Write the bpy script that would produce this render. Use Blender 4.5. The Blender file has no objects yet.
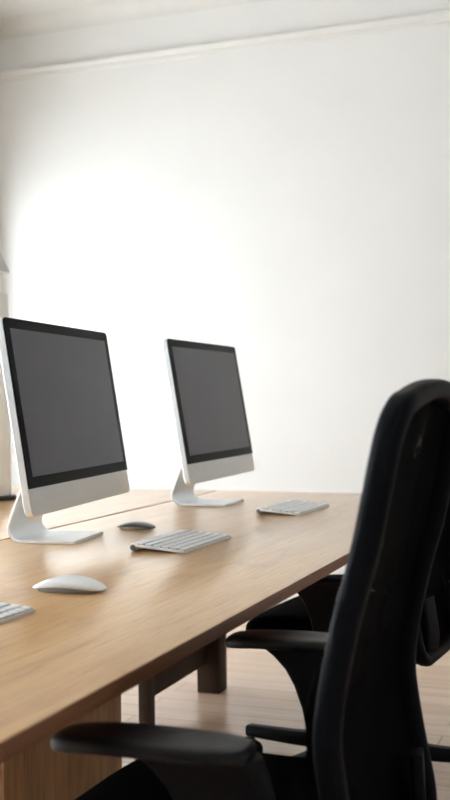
import bpy, bmesh, random
from math import *
from mathutils import Vector, Matrix

random.seed(7)
PI = pi
COL = bpy.context.scene.collection
H = 0.715            # table-top height
CAMH = 0.3466        # camera above table-top

# ------------------------------------------------------------------ helpers
def smooth_by_angle(me, ang=35):
    bm = bmesh.new(); bm.from_mesh(me)
    for f in bm.faces: f.smooth = True
    lim = radians(ang)
    for e in bm.edges:
        if len(e.link_faces) == 2:
            e.smooth = e.calc_face_angle(0.0) < lim
    bm.to_mesh(me); bm.free()

def obj(name, bm, mat, parent=None, smooth=35):
    bmesh.ops.recalc_face_normals(bm, faces=bm.faces)
    me = bpy.data.meshes.new(name)
    bm.to_mesh(me); bm.free()
    if smooth: smooth_by_angle(me, smooth)
    me.materials.append(mat)
    o = bpy.data.objects.new(name, me)
    COL.objects.link(o)
    if parent: o.parent = parent
    return o

def thing(name, label, cat, loc=(0, 0, 0), rz=0.0, group=None):
    o = bpy.data.objects.new(name, None)
    COL.objects.link(o)
    o.empty_display_size = 0.1
    o.location = loc; o.rotation_euler = (0, 0, rz)
    o['label'] = label; o['category'] = cat
    if group: o['group'] = group
    return o

def struct(name, bm, mat, parent=None, smooth=35):
    o = obj(name, bm, mat, parent, smooth)
    if parent is None: o['kind'] = 'structure'
    return o

def dup(root, loc, rz, label):
    def cp(o, parent):
        c = o.copy(); COL.objects.link(c); c.parent = parent
        for ch in list(o.children): cp(ch, c)
        return c
    r = cp(root, None)
    r.location = loc; r.rotation_euler = (0, 0, rz); r['label'] = label
    return r

def box(bm, x0, x1, y0, y1, z0, z1, bev=0.0, seg=2, M=None):
    m = Matrix.Translation(((x0+x1)/2, (y0+y1)/2, (z0+z1)/2)) @ Matrix.Diagonal((x1-x0, y1-y0, z1-z0, 1))
    t = bmesh.new()
    bmesh.ops.create_cube(t, size=1, matrix=m)
    if bev > 0:
        bmesh.ops.bevel(t, geom=list(t.edges), offset=bev, segments=seg, profile=0.5, affect='EDGES')
    merge(bm, t, M)

def merge(bm, t, M=None):
    if M is not None: bmesh.ops.transform(t, matrix=M, verts=t.verts)
    vm = {}
    for v in t.verts: vm[v] = bm.verts.new(v.co)
    for f in t.faces:
        try: bm.faces.new([vm[v] for v in f.verts])
        except ValueError: pass
    t.free()

def loft(bm, rings, cap0=True, cap1=True, closed=True):
    vs = [[bm.verts.new(p) for p in r] for r in rings]
    n = len(rings[0])
    for a, b in zip(vs[:-1], vs[1:]):
        for i in range(n if closed else n-1):
            j = (i+1) % n
            bm.faces.new((a[i], a[j], b[j], b[i]))
    if cap0: bm.faces.new(vs[0][::-1])
    if cap1: bm.faces.new(vs[-1])
    return vs

def lathe(bm, prof, c=(0, 0, 0), n=32, axis='z', M=None):
    t = bmesh.new()
    rings = []
    for r, h in prof:
        r = max(r, 1e-4)
        rings.append([Vector((r*cos(2*PI*i/n), r*sin(2*PI*i/n), h)) for i in range(n)])
    loft(t, rings)
    R = Matrix.Identity(4)
    if axis == 'x': R = Matrix.Rotation(PI/2, 4, 'Y')
    if axis == 'y': R = Matrix.Rotation(-PI/2, 4, 'X')
    bmesh.ops.transform(t, matrix=Matrix.Translation(c) @ R, verts=t.verts)
    merge(bm, t, M)

def sweep(bm, pts, sec, ref, closed=False, scale=None):
    """sweep section (list of (a,b)) along pts. a along the ref-ish side axis, b along tangent x side."""
    pts = [Vector(p) for p in pts]
    n = len(pts); rings = []
    for i, p in enumerate(pts):
        if closed: t = pts[(i+1) % n] - pts[i-1]
        else: t = pts[min(i+1, n-1)] - pts[max(i-1, 0)]
        t.normalize()
        rf = Vector(ref)
        a = (rf - t*rf.dot(t)).normalized()
        b = t.cross(a)
        s = scale[i] if scale else (1, 1)
        if not isinstance(s, tuple): s = (s, s)
        rings.append([p + a*(u*s[0]) + b*(v*s[1]) for u, v in sec])
    if closed:
        loft(bm, rings + [rings[0]], False, False)
        bmesh.ops.remove_doubles(bm, verts=bm.verts, dist=1e-6)
    else:
        loft(bm, rings)

def rsec(w, h, r=0.3, n=4):
    """rounded rectangle section w x h"""
    rr = min(w, h)*r; out = []
    for sx, sy, a0 in ((1, 1, 0), (-1, 1, PI/2), (-1, -1, PI), (1, -1, 3*PI/2)):
        for k in range(n+1):
            a = a0 + PI/2*k/n
            out.append((sx*(w/2-rr)+rr*cos(a), sy*(h/2-rr)+rr*sin(a)))
    return out

def csec(r, n=16):
    return [(r*cos(2*PI*i/n), r*sin(2*PI*i/n)) for i in range(n)]

def smoothline(P, sub=8):
    """Catmull-Rom through points"""
    P = [Vector(p) for p in P]
    out = []
    for i in range(len(P)-1):
        p0 = P[max(i-1, 0)]; p1 = P[i]; p2 = P[i+1]; p3 = P[min(i+2, len(P)-1)]
        for k in range(sub):
            t = k/sub
            out.append(0.5*((2*p1)+(p2-p0)*t+(2*p0-5*p1+4*p2-p3)*t*t+(3*p1-p0-3*p2+p3)*t**3))
    out.append(P[-1])
    return out

# ------------------------------------------------------------------ materials
def lin(c):
    return tuple(((v/255)/12.92 if v/255 <= 0.04045 else ((v/255+0.055)/1.055)**2.4) for v in c) + (1.0,)

class N:
    def __init__(s, name):
        s.m = bpy.data.materials.new(name); s.m.use_nodes = True
        s.t = s.m.node_tree; s.b = s.t.nodes['Principled BSDF']; s.out = s.t.nodes['Material Output']
    def n(s, typ, **k):
        o = s.t.nodes.new(typ)
        for a, v in k.items(): setattr(o, a, v)
        return o
    def l(s, a, b): s.t.links.new(a, b)
    def coord(s, scale=(1, 1, 1), loc=(0, 0, 0), rot=(0, 0, 0)):
        tc = s.n('ShaderNodeTexCoord'); mp = s.n('ShaderNodeMapping')
        mp.inputs['Scale'].default_value = scale; mp.inputs['Location'].default_value = loc
        mp.inputs['Rotation'].default_value = rot
        s.l(tc.outputs['Object'], mp.inputs['Vector'])
        return mp.outputs['Vector']
    def noise(s, vec, scale, detail=4, rough=0.5, dist=0.0):
        o = s.n('ShaderNodeTexNoise')
        o.inputs['Scale'].default_value = scale; o.inputs['Detail'].default_value = detail
        o.inputs['Roughness'].default_value = rough; o.inputs['Distortion'].default_value = dist
        s.l(vec, o.inputs['Vector']); return o.outputs['Fac']
    def ramp(s, fac, stops):
        o = s.n('ShaderNodeValToRGB'); e = o.color_ramp.elements
        while len(e) < len(stops): e.new(0.5)
        for k, (p, c) in enumerate(stops):
            e[k].position = p; e[k].color = c if len(c) == 4 else tuple(c)+(1,)
        s.l(fac, o.inputs['Fac']); return o.outputs['Color']
    def mix(s, a, b, fac, mode='MIX'):
        o = s.n('ShaderNodeMix', data_type='RGBA', blend_type=mode)
        for sock, v in ((o.inputs[6], a), (o.inputs[7], b), (o.inputs[0], fac)):
            if isinstance(v, (int, float, tuple)): sock.default_value = v
            else: s.l(v, sock)
        return o.outputs[2]
    def math(s, op, a, b=0.0):
        o = s.n('ShaderNodeMath', operation=op)
        for sock, v in ((o.inputs[0], a), (o.inputs[1], b)):
            if isinstance(v, (int, float)): sock.default_value = v
            else: s.l(v, sock)
        return o.outputs[0]
    def bump(s, h, strength=0.2, dist=0.001):
        o = s.n('ShaderNodeBump'); o.inputs['Strength'].default_value = strength
        o.inputs['Distance'].default_value = dist
        s.l(h, o.inputs['Height']); s.l(o.outputs['Normal'], s.b.inputs['Normal'])
    def set(s, **k):
        for a, v in k.items():
            i = s.b.inputs[a.replace('_', ' ')]
            if hasattr(v, 'is_linked') or hasattr(v, 'links'): s.l(v, i)
            else: i.default_value = v
        return s

def simple(name, col, rough, metal=0.0, spec=0.5, var=0.06, nscale=30, bump=0.0):
    m = N(name); v = m.coord()
    f = m.noise(v, nscale, 3)
    c = lin(col)
    lo = tuple(x*(1-var) for x in c[:3])+(1,); hi = tuple(min(1, x*(1+var)) for x in c[:3])+(1,)
    m.set(Base_Color=m.ramp(f, [(0.3, lo), (0.7, hi)]), Roughness=rough, Metallic=metal)
    m.b.inputs['Specular IOR Level'].default_value = spec
    if bump: m.bump(m.noise(v, nscale*8, 2), bump, 0.001)
    return m.m

def wood(name, dark, mid, light, along='x', rough=0.38, ring=9.0, knots=True, coat=0.0, strength=1.0, ff=90, spec=0.5):
    m = N(name)
    rot = (0, 0, 0) if along == 'x' else ((0, 0, PI/2) if along == 'y' else (0, PI/2, 0))
    v = m.coord(rot=rot)
    def st(sx, sy, sz, src=v):
        mp = m.n('ShaderNodeMapping'); mp.inputs['Scale'].default_value = (sx, sy, sz)
        m.l(src, mp.inputs['Vector']); return mp.outputs['Vector']
    big = m.noise(st(0.55, 3.2, 3.2), 1.6, 3, 0.5, 0.4)         # cathedral bands
    bands = m.math('FRACT', m.math('MULTIPLY', big, ring))
    bands = m.math('ABSOLUTE', m.math('SUBTRACT', bands, 0.5))
    bands = m.math('MULTIPLY', bands, 2.0)
    fine = m.noise(st(2.5, ff, ff), 2.0, 4, 0.6)
    pores = m.noise(st(14, 320, 320), 1.2, 2, 0.5)
    tone = m.noise(st(0.8, 5, 5), 1.3, 2)
    c1 = m.ramp(bands, [(0.0, lin(dark)), (0.25, lin(mid)), (1.0, lin(light))])
    c2 = m.ramp(fine, [(0.3, lin(mid)), (0.65, lin(light))])
    c = m.mix(c2, c1, 0.27*strength)
    c = m.mix(c, m.ramp(tone, [(0.35, (0.80, 0.76, 0.70, 1)), (0.65, (1.0, 1.0, 1.0, 1))]), 0.8*strength, 'MULTIPLY')
    c = m.mix(c, m.ramp(pores, [(0.33, (0.62, 0.54, 0.46, 1)), (0.45, (1, 1, 1, 1))]), 0.45, 'MULTIPLY')
    if knots:
        vo = m.n('ShaderNodeTexVoronoi'); vo.inputs['Scale'].default_value = 1.0
        m.l(st(3.0, 5.2, 0.01), vo.inputs['Vector'])
        kn = m.ramp(vo.outputs['Distance'], [(0.03, (0.45, 0.33, 0.25, 1)), (0.075, (1, 1, 1, 1))])
        c = m.mix(c, kn, 0.75, 'MULTIPLY')
    m.set(Base_Color=c, Roughness=m.math('ADD', m.math('MULTIPLY', fine, 0.06), rough-0.03))
    m.b.inputs['Specular IOR Level'].default_value = spec
    if coat:
        m.b.inputs['Coat Weight'].default_value = coat
        m.b.inputs['Coat Roughness'].default_value = 0.19
    return m.m

M = {}
M['wall'] = simple('white_wall_paint', (240, 239, 235), 0.9, spec=0.2, var=0.012, nscale=3, bump=0.03)
M['trim'] = simple('white_gloss_trim', (232, 230, 224), 0.5, var=0.015, nscale=6)
M['ceiling'] = simple('ceiling_paint', (236, 235, 231), 0.95, spec=0.1, var=0.01, nscale=2)
M['table'] = wood('oak_tabletop', (140, 94, 50), (200, 152, 94), (224, 181, 122), 'x', 0.29, 6.0, True, 0.6)
M['edge_shade'] = wood('shaded_oak_edge', (84, 50, 28), (116, 74, 44), (136, 90, 56), 'x', 0.5, 6.0, False)
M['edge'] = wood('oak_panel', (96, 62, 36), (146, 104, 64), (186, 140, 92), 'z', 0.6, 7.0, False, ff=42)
M['leg'] = wood('oak_leg', (34, 25, 18), (46, 34, 25), (58, 44, 32), 'z', 0.6, 6.0, False, spec=0.15)  # oak darkened in its colour to stand for shade under the desk
M['alu'] = simple('brushed_aluminium', (226, 230, 232), 0.42, 0.35, var=0.02, nscale=80)
M['alu_back'] = simple('aluminium_side', (238, 238, 236), 0.45, 0.3, var=0.015, nscale=60)
M['alu_stand'] = simple('aluminium_stand', (228, 231, 232), 0.36, 0.4, var=0.015, nscale=60)
M['bezel'] = simple('black_glass', (9, 10, 11), 0.14, spec=0.03, var=0.1)
M['key'] = simple('white_key_plastic', (246, 247, 246), 0.5, var=0.02)
M['key_gap_shade'] = simple('key_shade_grey', (52, 54, 55), 0.5, 0.1, var=0.03)
M['keycap_dark'] = simple('dark_end_cap', (84, 82, 80), 0.5, var=0.1)
M['mouse'] = simple('white_mouse_shell', (240, 241, 240), 0.22, var=0.01)
M['mouse_dark'] = simple('dark_mouse_shell', (62, 63, 64), 0.32, var=0.06)
M['mouse_base'] = simple('mouse_underside', (140, 140, 138), 0.45, var=0.1)
M['black_plastic'] = simple('black_plastic', (10, 11, 12), 0.5, spec=0.12, var=0.15, nscale=60, bump=0.05)
M['pad'] = simple('black_arm_pad', (17, 18, 20), 0.45, spec=0.25, var=0.1, nscale=90, bump=0.06)
M['fabric'] = simple('black_fabric', (6, 6, 7), 0.95, spec=0.03, var=0.25, nscale=220, bump=0.2)
M['frame'] = simple('black_frame', (11, 13, 17), 0.6, spec=0.08, var=0.12, nscale=60, bump=0.04)
M['lamp_shade'] = simple('pale_grey_shade', (196, 196, 190), 0.8, var=0.03)
M['lamp_metal'] = simple('white_lamp_metal', (228, 228, 224), 0.4, var=0.02)
M['lamp_base'] = simple('black_lamp_base', (14, 14, 14), 0.5, var=0.1)

# display: glass with the room's grey reflection put into its base colour, faint smudges
m = N('display_glass'); v = m.coord()
f = m.noise(v, 7, 3, 0.5, 0.3)
m.set(Base_Color=m.ramp(f, [(0.3, lin((58, 58, 67))), (0.7, lin((68, 68, 78)))]),
      Roughness=m.math('ADD', m.math('MULTIPLY', f, 0.08), 0.28))
m.b.inputs['Specular IOR Level'].default_value = 0.3
M['display'] = m.m

# floor boards along Y
m = N('oak_floorboards'); v = m.coord(rot=(0, 0, PI/2))
br = m.n('ShaderNodeTexBrick'); br.offset = 0.37; br.squash = 1.0
br.inputs['Color1'].default_value = lin((218, 188, 162)); br.inputs['Color2'].default_value = lin((205, 173, 146))
br.inputs['Mortar'].default_value = lin((165, 140, 122))
br.inputs['Scale'].default_value = 1.0; br.inputs['Mortar Size'].default_value = 0.0022
br.inputs['Mortar Smooth'].default_value = 0.2
br.inputs['Brick Width'].default_value = 1.6; br.inputs['Row Height'].default_value = 0.11
m.l(v, br.inputs['Vector'])
mp = m.n('ShaderNodeMapping'); mp.inputs['Scale'].default_value = (1.5, 40, 40); m.l(v, mp.inputs['Vector'])
g = m.noise(mp.outputs['Vector'], 1.5, 4, 0.6)
c = m.mix(br.outputs['Color'], m.ramp(g, [(0.3, (0.82, 0.79, 0.76, 1)), (0.65, (1, 1, 1, 1))]), 0.7, 'MULTIPLY')
m.set(Base_Color=c, Roughness=m.math('ADD', m.math('MULTIPLY', g, 0.12), 0.18))
m.bump(br.outputs['Fac'], -0.3, 0.002)
M['floor'] = m.m

# woven chair mesh: fine perforations, denser in places
m = N('black_mesh_weave'); v = m.coord()
m.set(Base_Color=lin((7, 7, 8)), Roughness=0.9)
m.b.inputs['Specular IOR Level'].default_value = 0.03
mp = m.n('ShaderNodeMapping'); mp.inputs['Scale'].default_value = (260, 260, 260); m.l(v, mp.inputs['Vector'])
sx = m.n('ShaderNodeSeparateXYZ'); m.l(mp.outputs['Vector'], sx.inputs[0])
hx = m.math('ABSOLUTE', m.math('SUBTRACT', m.math('FRACT', m.math('ADD', sx.outputs['X'], sx.outputs['Z'])), 0.5))
hz = m.math('ABSOLUTE', m.math('SUBTRACT', m.math('FRACT', m.math('SUBTRACT', sx.outputs['X'], sx.outputs['Z'])), 0.5))
hole = m.math('MULTIPLY', m.math('LESS_THAN', hx, 0.26), m.math('LESS_THAN', hz, 0.26))
pn = m.noise(m.coord(scale=(9, 1, 4.6), loc=(0.3, 0, 0.1)), 1.6, 3, 0.55, 1.2)
patch = m.ramp(pn, [(0.56, (0, 0, 0, 1)), (0.70, (1, 1, 1, 1))])
open_ = m.math('MULTIPLY', m.math('MULTIPLY', hole, patch), 0.22)
tr = m.n('ShaderNodeBsdfTransparent'); mx = m.n('ShaderNodeMixShader')
m.l(open_, mx.inputs[0]); m.l(m.b.outputs[0], mx.inputs[1]); m.l(tr.outputs[0], mx.inputs[2])
m.l(mx.outputs[0], m.out.inputs['Surface'])
M['mesh'] = m.m

# ------------------------------------------------------------------ room
XW, YL, ZC = 5.36, 3.42, H+2.50
XN, YR = -1.6, -3.0
b = bmesh.new(); box(b, XN, XW+0.15, YR, YL+0.15, -0.12, 0.0); struct('floor', b, M['floor'], smooth=0)
b = bmesh.new(); box(b, XN, XW+0.15, YR, YL+0.15, ZC, ZC+0.12); struct('ceiling', b, M['ceiling'], smooth=0)
b = bmesh.new(); box(b, XW, XW+0.15, YR, YL+0.15, 0.0, ZC); struct('wall_far', b, M['wall'], smooth=0)
# left wall with two tall window openings
WINS = [(0.35, 1.95), (3.1, 5.15)]
WZ0, WZ1 = 0.40, 2.15
b = bmesh.new()
xs = [XN] + [q for w in WINS for q in w] + [XW]
for k in range(0, len(xs), 2): box(b, xs[k], xs[k+1], YL, YL+0.15, 0, ZC)
for w in WINS:
    box(b, w[0], w[1], YL, YL+0.15, 0, WZ0); box(b, w[0], w[1], YL, YL+0.15, WZ1, ZC)
struct('wall_left', b, M['wall'], smooth=0)
gm = N('window_glass'); gm.b.inputs['Roughness'].default_value = 0.0
gm.b.inputs['Transmission Weight'].default_value = 1.0; gm.b.inputs['IOR'].default_value = 1.0
gm.b.inputs['Specular IOR Level'].default_value = 0.3
gv = gm.noise(gm.coord(), 3, 2); gm.set(Base_Color=gm.ramp(gv, [(0.3, (0.97, 0.98, 0.98, 1)), (0.7, (1, 1, 1, 1))]))
for i, w in enumerate(WINS):
    b = bmesh.new(); y0, y1 = YL+0.05, YL+0.10; t = 0.06
    box(b, w[0], w[0]+t, y0, y1, WZ0, WZ1, 0.004); box(b, w[1]-t, w[1], y0, y1, WZ0, WZ1, 0.004)
    box(b, w[0]+t, w[1]-t, y0, y1, WZ0, WZ0+t, 0.004); box(b, w[0]+t, w[1]-t, y0, y1, WZ1-t, WZ1, 0.004)
    xm = (w[0]+w[1])/2
    box(b, xm-0.025, xm+0.025, y0, y1, WZ0+t, WZ1-t, 0.004)
    wn = struct('window_%d' % (i+1), b, M['trim'])
    b = bmesh.new(); box(b, w[0]-0.05, w[1]+0.05, YL-0.10, YL+0.05, WZ0-0.035, WZ0, 0.006)
    obj('window_sill', b, M['trim'], wn)
    b = bmesh.new(); box(b, w[0]+t, w[1]-t, YL+0.072, YL+0.078, WZ0+t, WZ1-t)
    obj('pane', b, gm.m, wn)

def profile_along_y(name, prof, y0, y1):
    b = bmesh.new()
    loft(b, [[Vector((x, y, z)) for x, z in prof] for y in (y0, y1)])
    return struct(name, b, M['trim'])
def profile_along_x(name, prof, x0, x1, mat='trim'):
    b = bmesh.new()
    loft(b, [[Vector((x, y, z)) for y, z in prof] for x in (x0, x1)])
    return struct(name, b, M[mat])
zr = H+2.165
rail = [(0, 0), (-0.012, 0.004), (-0.015, 0.014), (-0.014, 0.026), (-0.022, 0.036), (-0.026, 0.05), (-0.022, 0.058), (-0.012, 0.062), (0, 0.064)]
profile_along_y('trim_1', [(XW+0.001+a, zr+c) for a, c in rail], YR, YL)
profile_along_x('trim_2', [(YL+0.001+a, zr+c) for a, c in rail], XN, XW)
cove = [(0, -0.10)] + [(-0.10+0.0995*cos(PI/2*k/10), -0.10+0.0995*sin(PI/2*k/10)) for k in range(11)] + [(-0.10, 0), (0, 0)]
profile_along_y('trim_3', [(XW+0.001+a, ZC+c+0.001) for a, c in cove], YR, YL)
profile_along_x('trim_4', [(YL+0.001+a, ZC+c+0.001) for a, c in cove], XN, XW)
bb = [(0.001, 0.0), (-0.018, 0.0), (-0.018, 0.10), (-0.012, 0.115), (-0.010, 0.13), (0.001, 0.135)]
profile_along_y('baseboard_far', [(XW+a, c) for a, c in bb], YR, YL)
profile_along_x('baseboard_left', [(YL+a, c) for a, c in bb], XN, XW)

# ------------------------------------------------------------------ bench desk
YE, YS, XE, XN_T = 0.612, 1.496, 3.82, 0.20
TH = 0.024
desk = thing('bench_desk', 'long oak bench desk with a lengthwise seam down the middle, carrying the computers', 'desk', (0, 0, 0))
def tabletop(y0, y1):
    b = bmesh.new()
    box(b, XN_T, XE, y0, y1, H-TH, H, 0.0035, 2)
    o = obj('tabletop', b, M['table'], desk)
    o.data.materials.append(M['edge_shade'])          # side faces: shade painted in as a darker oak
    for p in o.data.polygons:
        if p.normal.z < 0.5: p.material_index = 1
    return o
tabletop(YE, YS-0.006)
tabletop(YS+0.006, 2.38)
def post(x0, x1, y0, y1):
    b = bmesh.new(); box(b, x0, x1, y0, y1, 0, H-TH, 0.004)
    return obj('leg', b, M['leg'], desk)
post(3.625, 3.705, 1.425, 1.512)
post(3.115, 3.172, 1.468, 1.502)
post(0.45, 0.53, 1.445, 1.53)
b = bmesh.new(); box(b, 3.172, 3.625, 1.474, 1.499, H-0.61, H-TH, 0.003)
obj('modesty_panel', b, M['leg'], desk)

cab = thing('pedestal_cabinet', 'oak pedestal cabinet with vertical grain standing under the bench desk', 'cabinet', (2.31, 1.50, 0))
def cbox(name, x0, x1, y0, y1, z0, z1, mat, bev=0.002):
    b = bmesh.new(); box(b, x0, x1, y0, y1, z0, z1, bev); return obj(name, b, M[mat], cab)
ct = H-TH-0.001
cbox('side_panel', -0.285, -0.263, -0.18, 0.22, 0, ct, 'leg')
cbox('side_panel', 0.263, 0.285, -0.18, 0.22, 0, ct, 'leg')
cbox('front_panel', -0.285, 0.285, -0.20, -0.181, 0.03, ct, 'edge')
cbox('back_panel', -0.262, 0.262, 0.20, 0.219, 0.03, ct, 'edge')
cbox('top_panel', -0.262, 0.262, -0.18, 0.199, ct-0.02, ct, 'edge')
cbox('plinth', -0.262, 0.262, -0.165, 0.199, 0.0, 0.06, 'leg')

# ------------------------------------------------------------------ all-in-one computers
PW, PH, CH = 0.650, 0.448, 0.062
def rrect(w, h, r, z0=0.0, n=6):
    pts = []
    for cx, cz, a0 in ((w/2-r, z0+h-r, 0), (-w/2+r, z0+h-r, PI/2), (-w/2+r, z0+r, PI), (w/2-r, z0+r, 3*PI/2)):
        for k in range(n+1):
            a = a0+PI/2*k/n; pts.append((cx+r*cos(a), cz+r*sin(a)))
    return pts
def make_computer(label, loc, rz, tilt, zb, ffront, yb):
    t = thing('desktop_computer', label, 'computer', loc, rz, 'desktop computers on the bench desk')
    T = Matrix.Translation((0, 0, zb)) @ Matrix.Rotation(-tilt, 4, 'X')
    # housing: thin flat rim, softly domed back
    b = bmesh.new(); rings = []
    base = rrect(PW, PH, 0.014)
    cz = PH/2
    for s, y in ((0.994, 0.0), (1.0, 0.0012), (1.0, 0.016), (0.992, 0.019), (0.95, 0.026), (0.82, 0.040), (0.6, 0.053), (0.35, 0.061), (0.1, 0.064)):
        if s > 0.98: rings.append([Vector((x+ (-1 if x > 0 else 1)*(1-s)*0.32, y, z+(-1 if z > cz else 1)*(1-s)*0.22)) for x, z in base])
        else: rings.append([Vector((x*s, y, cz+(z-cz)*s)) for x, z in base])
    tmp = bmesh.new(); loft(tmp, rings); merge(b, tmp, T)
    hs = obj('housing', b, M['alu'], t, 40)
    # black glass panel
    b = bmesh.new(); tmp = bmesh.new()
    gp = []
    z0, z1, r, w = CH, PH-0.001, 0.012, PW-0.002
    for cx, cz2, a0 in ((w/2-r, z1-r, 0), (-w/2+r, z1-r, PI/2)):
        for k in range(7):
            a = a0+PI/2*k/6; gp.append((cx+r*cos(a), cz2+r*sin(a)))
    gp += [(-w/2, z0), (w/2, z0)]
    loft(tmp, [[Vector((x, y, z)) for x, z in gp] for y in (0.0002, -0.0022)])
    merge(b, tmp, T)
    gl = obj('glass_panel', b, M['bezel'], t, 30)
    b = bmesh.new(); box(b, -0.2985, 0.2985, -0.0029, -0.0021, CH+0.025, CH+0.025+0.336, 0, 1, T)
    obj('display', b, M['display'], gl, 0)
    # bent plate stand
    b = bmesh.new()
    P = [(0, ffront, 0.004), (0, ffront+0.06, 0.004), (0, 0.13, 0.004)]
    P = [Vector(p) for p in P]
    arc = []
    rr = 0.032
    th0 = -PI/2; th1 = radians(22)
    for k in range(13):
        a = th0+(th1-th0)*k/12
        arc.append(Vector((0, yb-rr+rr*cos(a), 0.004+rr+rr*sin(a))))
    d = Vector((0, -sin(th1), cos(th1)))
    P = P + arc + [arc[-1]+d*L for L in (0.05, 0.10, 0.15, 0.19)]
    sec = rsec(0.194, 0.0075, 0.28, 3)
    sweep(b, P, sec, (1, 0, 0))
    obj('stand', b, M['alu_stand'], t, 40)
    return t
make_computer('switched-off aluminium desktop computer, nearer and larger of the two, behind the white mouse',
              (2.3974, 1.2891, H), 0.1177, 0.1523, 0.090, -0.004, 0.168)
make_computer('switched-off aluminium desktop computer further back, the smaller in view, near the desk end',
              (3.3274, 1.2771, H), 0.0372, 0.163, 0.0877, -0.030, 0.152)

# ------------------------------------------------------------------ keyboards
def make_keyboard(label, loc, rz):
    t = thing('keyboard', label, 'keyboard', loc, rz, 'aluminium keyboards')
    w, d = 0.280, 0.140
    slope = atan2(0.0105, 0.125)
    b = bmesh.new()
    # thin plate
    Tm = Matrix.Translation((0, -d/2, 0.0035)) @ Matrix.Rotation(slope, 4, 'X')
    ring = []
    for cx, cy, a0 in ((w/2-0.006, d-0.008, 0), (-w/2+0.006, d-0.008, PI/2), (-w/2+0.006, 0.006, PI), (w/2-0.006, 0.006, 3*PI/2)):
        for k in range(5):
            a = a0+PI/2*k/4; ring.append((cx+0.006*cos(a), cy+0.006*sin(a)))
    tmp = bmesh.new()
    loft(tmp, [[Vector((x*s, y, z)) for x, y in ring] for z, s in ((-0.003, 0.997), (-0.002, 1), (0.002, 1), (0.0028, 0.998))])
    merge(b, tmp, Tm)
    plate = obj('keyboard_body', b, M['alu_back'], t, 40)
    b = bmesh.new(); lathe(b, [(0.0075, -w/2+0.001), (0.0085, -w/2+0.002), (0.0085, w/2-0.002), (0.0075, w/2-0.001)], (0, d/2-0.0095, 0.0087), 24, 'x')
    obj('battery_tube', b, M['alu_back'], t, 40)
    for s in (-1, 1):
        b = bmesh.new(); lathe(b, [(0.0001, 0), (0.0073, 0), (0.0070, 0.0012), (0.0001, 0.0014)] if s > 0 else [(0.0001, -0.0014), (0.0070, -0.0012), (0.0073, 0), (0.0001, 0)],
                               (s*(w/2-0.001), d/2-0.0095, 0.0087), 20, 'x')
        obj('end_cap', b, M['keycap_dark'], t, 40)
    b = bmesh.new(); box(b, -w/2+0.004, w/2-0.004, 0.004, 0.1215, 0.0027, 0.0033, 0, 1, Tm)
    obj('key_gap_shade', b, M['key_gap_shade'], t, 0)  # dark sheet added as painted shadow in the gaps between key rows
    cache = {}
    U = 0.0208; gap = 0.0008
    x0 = -w/2+0.0045; usable = w-0.009
    rows = [(0.0050, 0.0150, [1, 1, 1, 1.25, 5.0, 1.25, 1, 1, 1, 1]),
            (0.0050+U*1, 0.0150, [2.25]+[1]*10+[2.25]),
            (0.0050+U*2, 0.0150, [1.75]+[1]*11+[1.75]),
            (0.0050+U*3, 0.0150, [1.5]+[1]*12+[1.0]),
            (0.0050+U*4, 0.0150, [1]*13+[1.5]),
            (0.0050+U*5, 0.0095, [1]*14)]
    for y, kd, ks in rows:
        tot = sum(ks); x = x0
        for kk in ks:
            kw = usable*kk/tot
            key = (round(kw-gap, 5), kd)
            if key not in cache:
                b = bmesh.new()
                kx = kw-gap
                top = rsec(kx-0.001, kd-0.001, 0.12, 2); bot = rsec(kx, kd, 0.10, 2)
                loft(b, [[Vector((p, q, z)) for p, q in sec] for sec, z in ((bot, 0), (bot, 0.0022), (top, 0.0030))])
                o = obj('key', b, M['key'], t, 40); cache[key] = o.data
            else:
                o = bpy.data.objects.new('key', cache[key]); COL.objects.link(o); o.parent = t
            o.matrix_local = Tm @ Matrix.Translation((x+kw/2, y+kd/2, 0.0026))
            x += kw
    return t
def kb(label, fx, fy, rz):   # placed by its front-left corner
    d = 0.140
    off = Matrix.Rotation(rz, 3, 'Z') @ Vector((0.14, d/2, 0))
    return make_keyboard(label, (fx+off.x, fy+off.y, H), rz)
kb('aluminium keyboard with white keys just right of the dark grey mouse, middle of the desk', 2.232, 0.956, -0.021)
kb('aluminium keyboard at the far end of the desk, in front of the further computer', 3.045, 0.938, -0.046)
kb('aluminium keyboard left of the white mouse, cut off with only its right end showing', 1.268, 0.934, -0.02)

# ------------------------------------------------------------------ mice
def make_mouse(label, loc, rz, shell, L=0.114, Wd=0.058, hk=1.0):
    t = thing('computer_mouse', label, 'mouse', loc, rz)
    def outline(s, n=48):
        out = []
        for i in range(n):
            a = 2*PI*i/n; ca, sa = cos(a), sin(a); e = 2/2.7
            out.append((Wd/2*s*abs(ca)**e*(1 if ca >= 0 else -1), L/2*s*abs(sa)**e*(1 if sa >= 0 else -1)))
        return out
    def arch(y, k): return k*(1-(2*y/L)**2)
    b = bmesh.new(); rings = []
    for s, dz in ((0.90, 0.0), (0.985, 0.0006), (1.0, 0.0022), (0.985, 0.0040), (0.93, 0.0058), (0.8, 0.0078), (0.6, 0.0095), (0.35, 0.0106), (0.12, 0.011)):
        rings.append([Vector((x, y, (0.0022+arch(y, 0.0050))*hk+dz*hk*(0.55+0.45*(1-(2*y/L)**2)))) for x, y in outline(s)])
    loft(b, rings)
    obj('mouse_shell', b, shell, t, 60)
    b = bmesh.new(); rings = []
    for s, z, k in ((0.80, 0.0, 0.0), (0.86, 0.001, 0.0), (0.90, 0.0034, 0.5), (0.905, 0.0037, 1.0)):
        rings.append([Vector((x, y, (z+arch(y, 0.0050)*k)*hk)) for x, y in outline(s)])
    loft(b, rings)
    obj('mouse_base', b, M['mouse_base'], t, 60)
    return t
make_mouse('white arched wireless mouse on the desk in front of the nearer computer', (1.742, 0.975, H), radians(4), M['mouse'], 0.138, 0.076, 1.5)
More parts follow.
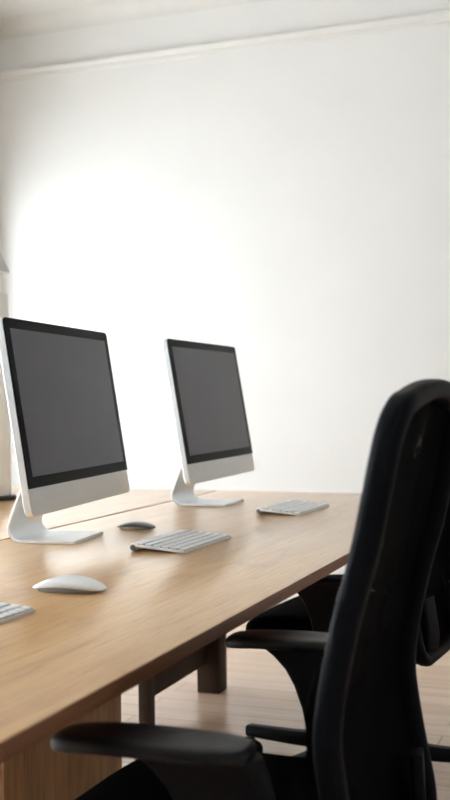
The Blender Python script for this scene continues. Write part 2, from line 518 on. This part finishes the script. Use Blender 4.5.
make_mouse('dark grey mouse lying on the desk between the two computers', (2.635, 1.270, H), radians(2), M['mouse_dark'], 0.108, 0.060, 1.0)

# ------------------------------------------------------------------ table lamp (partly in view at the left)
lamp = thing('table_lamp', 'pale column lamp with cone shade and black round base, cut off by the left edge', 'lamp', (3.27, 2.112, H))
b = bmesh.new(); lathe(b, [(0.062, 0), (0.065, 0.003), (0.065, 0.012), (0.060, 0.016), (0.012, 0.019)], n=40)
obj('base', b, M['lamp_base'], lamp)
b = bmesh.new(); lathe(b, [(0.046, 0.0165), (0.048, 0.02), (0.046, 0.72), (0.012, 0.735), (0.008, 0.75), (0.008, 0.895)], n=32)
obj('column', b, M['lamp_metal'], lamp)
b = bmesh.new()
rings = []
for r, z in ((0.050, 0.795), (0.052, 0.797), (0.012, 0.885), (0.008, 0.885), (0.047, 0.798)):
    rings.append([Vector((r*cos(2*PI*i/40), r*sin(2*PI*i/40), z)) for i in range(40)])
loft(b, rings+[rings[0]], False, False); bmesh.ops.remove_doubles(b, verts=b.verts, dist=1e-6)
obj('lamp_shade', b, M['lamp_shade'], lamp)

# ------------------------------------------------------------------ task chairs
def make_chair(label, loc, rz, seat_z, arm_z, base_rot, post_dy=(0, 0), arm_dy=0.0, seat_dy=0.0):
    """facing +Y, origin on the floor under the column"""
    t = thing('office_chair', label, 'chair', loc, rz, 'black mesh office chairs')
    # ---- seat cushion
    b = bmesh.new(); rings = []
    def so(sx, sy, n=56):
        out = []
        for i in range(n):
            a = 2*PI*i/n; ca, sa = cos(a), sin(a); e = 2/4.6
            x = sx*abs(ca)**e*(1 if ca >= 0 else -1); y = sy*abs(sa)**e*(1 if sa >= 0 else -1)
            out.append((x, y))
        return out
    cy = 0.022+seat_dy
    def drop(x, y):    # waterfall front, dished centre
        u = max(0, (y-0.10)/0.14)
        return -0.028*u*u
    for s, dz in ((0.86, -0.080), (0.95, -0.074), (0.99, -0.058), (1.0, -0.038), (0.99, -0.018), (0.95, -0.005), (0.88, 0.0), (0.6, -0.006), (0.2, -0.010)):
        rings.append([Vector((x, y+cy, seat_z+dz+drop(x, y))) for x, y in so(0.245*s, 0.238*s)])
    loft(b, rings)
    obj('seat', b, M['fabric'], t, 60)
    # ---- under-seat mechanism, column
    b = bmesh.new(); box(b, -0.10, 0.10, -0.17, 0.12, seat_z-0.135, seat_z-0.075, 0.012, 3)
    obj('tilt_mechanism', b, M['black_plastic'], t)
    for s, yy in ((-1, 0.02), (1, -0.06)):
        b = bmesh.new()
        sweep(b, [(s*0.09, yy, seat_z-0.105), (s*0.19, yy, seat_z-0.108), (s*0.245, yy-0.005, seat_z-0.112)], csec(0.006, 10), (0, 0, 1))
        box(b, s*0.245-0.028, s*0.245+0.028, yy-0.022, yy+0.012, seat_z-0.124, seat_z-0.104, 0.007, 3)
        obj('lever', b, M['black_plastic'], t)
    b = bmesh.new(); lathe(b, [(0.026, 0.09), (0.028, 0.1), (0.028, 0.26), (0.018, 0.265), (0.018, seat_z-0.13)], n=24)
    obj('gas_column', b, M['black_plastic'], t)
    # ---- five-star base with castors
    b = bmesh.new(); lathe(b, [(0.030, 0.075), (0.046, 0.08), (0.050, 0.10), (0.046, 0.135), (0.034, 0.142)], n=28)
    obj('base_hub', b, M['black_plastic'], t)
    for k in range(5):
        a = base_rot+2*PI*k/5
        Rm = Matrix.Rotation(a, 4, 'Z')
        b = bmesh.new(); tmp = bmesh.new()
        sweep(tmp, [(0.03, 0, 0.112), (0.12, 0, 0.106), (0.22, 0, 0.095), (0.32, 0, 0.088), (0.378, 0, 0.084)], rsec(0.036, 0.05, 0.35), (0, 0, 1),
              scale=[(1.25, 1.15), (1.2, 1.05), (1.05, 0.95), (0.95, 0.88), (0.9, 0.8)])
        merge(b, tmp, Rm)
        lg = obj('leg', b, M['black_plastic'], t, 50)
        b = bmesh.new()
        Rc = Rm @ Matrix.Translation((0.366, 0, 0)) @ Matrix.Rotation(1.1+k, 4, 'Z')
        for s in (-1, 1):
            lathe(b, [(0.022, -0.010), (0.031, -0.007), (0.031, 0.007), (0.022, 0.010)], (0.008, s*0.0135, 0.031), 24, 'y', Rc)
        box(b, -0.012, 0.036, -0.006, 0.006, 0.026, 0.058, 0.004, 2, Rc)
        lathe(b, [(0.006, 0.04), (0.006, 0.078)], (0, 0, 0), 12, 'z', Rc)
        obj('castor', b, M['black_plastic'], lg, 40)
    # ---- backrest: S-curved frame with woven mesh
    zt = 1.076; zb_ = 0.405
    prof = [(zb_, -0.243), (0.46, -0.231), (0.52, -0.219), (0.58, -0.209), (0.638, -0.204), (0.712, -0.214), (0.796, -0.233), (0.865, -0.253), (0.934, -0.268), (1.0, -0.282), (zt, -0.300)]
    pl = smoothline([(0, y, z) for z, y in prof], 10)
    def yb(z):
        for p, q in zip(pl[:-1], pl[1:]):
            if p.z <= z <= q.z: return p.y+(q.y-p.y)*(z-p.z)/(q.z-p.z)
        return pl[0].y if z < pl[0].z else pl[-1].y
    def hw(z):          # half width against height
        u = (z-zb_)/(zt-zb_)
        return 0.216+0.004*sin(PI*min(1, max(0, u)))
    rc = 0.058
    pts = []
    # right side bottom->top, top arc, left side
    zs = [zb_+0.05+(zt-0.018-rc-zb_-0.05)*i/24 for i in range(25)]
    right = [(hw(z), z) for z in zs]
    wt = hw(zs[-1])
    zc = zs[-1]
    corner = [(wt-rc+rc*cos(PI/2*k/8), zc+rc*sin(PI/2*k/8)*0.95) for k in range(1, 9)]
    top = [((wt-rc)*(1-2*k/12), zc+rc*0.95+0.016*(1-(1-2*k/12)**2)) for k in range(1, 12)]
    half = right+corner
    outl = half+top+[(-x, z) for x, z in reversed(half)]
    wb = hw(zb_)
    rb = 0.05
    cb = [(-wb+rb-rb*cos(PI/2*k/6), zb_+rb-rb*sin(PI/2*k/6)) for k in range(1, 7)]
    outl += cb+[(-(wb-rb)*(1-2*k/8), zb_) for k in range(1, 8)]+[(-x, z) for x, z in reversed(cb)]
    ring3 = [Vector((x, yb(z)-0.018*(x/0.24)**2*0, z)) for x, z in outl]
    b = bmesh.new()
    sweep(b, ring3, rsec(0.036, 0.028, 0.42, 4), (0, 1, 0), closed=True)
    bf = obj('backrest_frame', b, M['frame'], t, 60)
    # mesh panel inside the frame outline
    def half_at(z):
        best = 0
        for (x0, z0), (x1, z1) in zip(outl, outl[1:]+outl[:1]):
            if (z0-z)*(z1-z) <= 0 and abs(z1-z0) > 1e-9:
                best = max(best, x0+(x1-x0)*(z-z0)/(z1-z0))
        return best
    b = bmesh.new(); rows = []
    nz, nx = 44, 14
    ztop = max(z for x, z in outl)
    for i in range(nz+1):
        z = zb_+0.004+(ztop-0.006-zb_-0.004)*i/nz; w = half_at(z)
        rows.append([b.verts.new((w*(-1+2*j/nx), yb(z)+0.012*(1-(1-2*j/nx)**2)+0.002, z)) for j in range(nx+1)])
    for r0, r1 in zip(rows[:-1], rows[1:]):
        for j in range(nx): b.faces.new((r0[j], r0[j+1], r1[j+1], r1[j]))
    obj('mesh_panel', b, M['mesh'], t, 80)
    # lumbar pad in front of the mesh and lower back shell
    b = bmesh.new(); rings = []
    for s, dy in ((0.9, 0.020), (1.0, 0.026), (1.0, 0.036), (0.9, 0.042)):
        rings.append([Vector((x, yb(zz)+dy, zz)) for x, zz in [(p*s, 0.625+q*s) for p, q in rsec(0.40, 0.20, 0.35, 5)]])
    loft(b, rings); obj('lumbar_pad', b, M['fabric'], t, 50)
    # bracket carrying the back
    for s in (-1, 1):
        b = bmesh.new()
        pb = smoothline([(s*0.085, -0.12, seat_z-0.105), (s*0.10, -0.20, seat_z-0.105), (s*0.115, -0.235, seat_z-0.08), (s*0.125, -0.245, seat_z-0.03), (s*0.13, yb(seat_z+0.06)-0.022, seat_z+0.06)], 6)
        sweep(b, pb, rsec(0.020, 0.05, 0.3), (0, 0.3, 1))
        obj('back_bracket', b, M['black_plastic'], t, 50)
    # ---- armrests
    for s in (-1, 1):
        b = bmesh.new()
        # bracket from under the seat, then a blade-like post flaring forward under the pad
        xo = s*0.296; sl = post_dy[0 if s < 0 else 1]   # this arm's pad is slid forward on its post
        box(b, min(s*0.12, xo+s*0.010), max(s*0.12, xo+s*0.010), -0.105+sl, -0.035+sl, seat_z-0.108, seat_z-0.084, 0.008, 2)
        top = arm_z-0.0185; rings = []
        for u, yf, yr in ((0.0, -0.034, -0.106), (0.04, -0.026, -0.114), (0.2, -0.024, -0.118), (0.42, -0.016, -0.12), (0.6, -0.006, -0.12),
                          (0.74, 0.008, -0.118), (0.84, 0.024, -0.114), (0.92, 0.046, -0.108), (0.97, 0.066, -0.102), (1.0, 0.078, -0.098)):
            z = seat_z-0.108+(top+0.004-seat_z+0.108)*u
            wx = 0.026+0.016*u**6
            rings.append([Vector((xo+p, (yf+yr)/2+q+sl, z)) for p, q in rsec(wx, yf-yr, 0.45, 4)])
        loft(b, rings)
        ar = obj('armrest', b, M['black_plastic'], t, 60)
        b = bmesh.new(); rings = []
        plan = []
        Lp, Wp, cyp = 0.268, 0.088, arm_dy
        for i in range(48):
            a = 2*PI*i/48; ca, sa = cos(a), sin(a); e = 2/3.6
            plan.append((Wp/2*abs(ca)**e*(1 if ca >= 0 else -1), Lp/2*abs(sa)**e*(1 if sa >= 0 else -1)))
        for sc_, z in ((0.84, -0.0195), (0.96, -0.018), (1.0, -0.013), (1.0, -0.008), (0.97, -0.003), (0.88, 0.0), (0.5, -0.001), (0.1, -0.0015)):
            rings.append([Vector((s*0.298+x*sc_, cyp+y*(1-(1-sc_)*Wp/Lp*1.3), arm_z+z-0.010*max(0, (y*sc_)/0.14)**2)) for x, y in plan])
        loft(b, rings)
        obj('arm_pad', b, M['pad'], ar, 60)
    return t
make_chair('black mesh office chair in the foreground, seen from behind with its tall back at right',
           (1.525, 0.570, 0), radians(-0.8), H-0.256, H-0.070, radians(20), (-0.045, 0.0), 0.0, 0.024)
make_chair('black office chair behind the foreground chair, pushed in under the desk and mostly hidden',
           (2.885, 0.735, 0), radians(-5), H-0.22, H-0.092, radians(70+5), (0.02, 0.02), -0.116)

# ------------------------------------------------------------------ light
def area(name, loc, rot, sx, sy, power, col=(1, 1, 1)):
    L = bpy.data.lights.new(name, 'AREA'); L.shape = 'RECTANGLE'; L.size = sx; L.size_y = sy
    L.energy = power; L.color = col
    o = bpy.data.objects.new(name, L); COL.objects.link(o)
    o.location = loc; o.rotation_euler = rot
    return o
for w, pw in zip(WINS, (190, 72)):
    area('window_daylight', ((w[0]+w[1])/2, YL+0.25, (WZ0+WZ1)/2), (-PI/2, 0, 0), w[1]-w[0], WZ1-WZ0, pw, (0.86, 0.935, 1.0))

wd = bpy.data.worlds.new('World'); bpy.context.scene.world = wd
wd.use_nodes = True
bg = wd.node_tree.nodes['Background']
bg.inputs['Color'].default_value = (0.91, 0.955, 1.0, 1)
bg.inputs['Strength'].default_value = 0.5

# ------------------------------------------------------------------ camera
yaw, pitch, roll, fpx = 0.3663, -0.0017, -0.0115, 1087.66
F = Vector((cos(yaw)*cos(pitch), sin(yaw)*cos(pitch), sin(pitch)))
R = Vector((sin(yaw), -cos(yaw), 0)); U = R.cross(F)
R2 = R*cos(roll)+U*sin(roll); U2 = -R*sin(roll)+U*cos(roll)
cd = bpy.data.cameras.new('camera'); cam = bpy.data.objects.new('camera', cd); COL.objects.link(cam)
mt = Matrix.Identity(4)
for i, a in enumerate((R2, U2, -F)):
    for j in range(3): mt[j][i] = a[j]
mt.translation = Vector((0, 0, H+CAMH))
cam.matrix_world = mt
cd.sensor_fit = 'HORIZONTAL'; cd.sensor_width = 36.0; cd.lens = fpx/450*36.0
cd.clip_start = 0.05
cd.dof.use_dof = True; cd.dof.focus_distance = 2.3; cd.dof.aperture_fstop = 8.0
sc = bpy.context.scene
sc.camera = cam
sc.view_settings.view_transform = 'Standard'
sc.view_settings.look = 'None'
sc.view_settings.exposure = 0.0
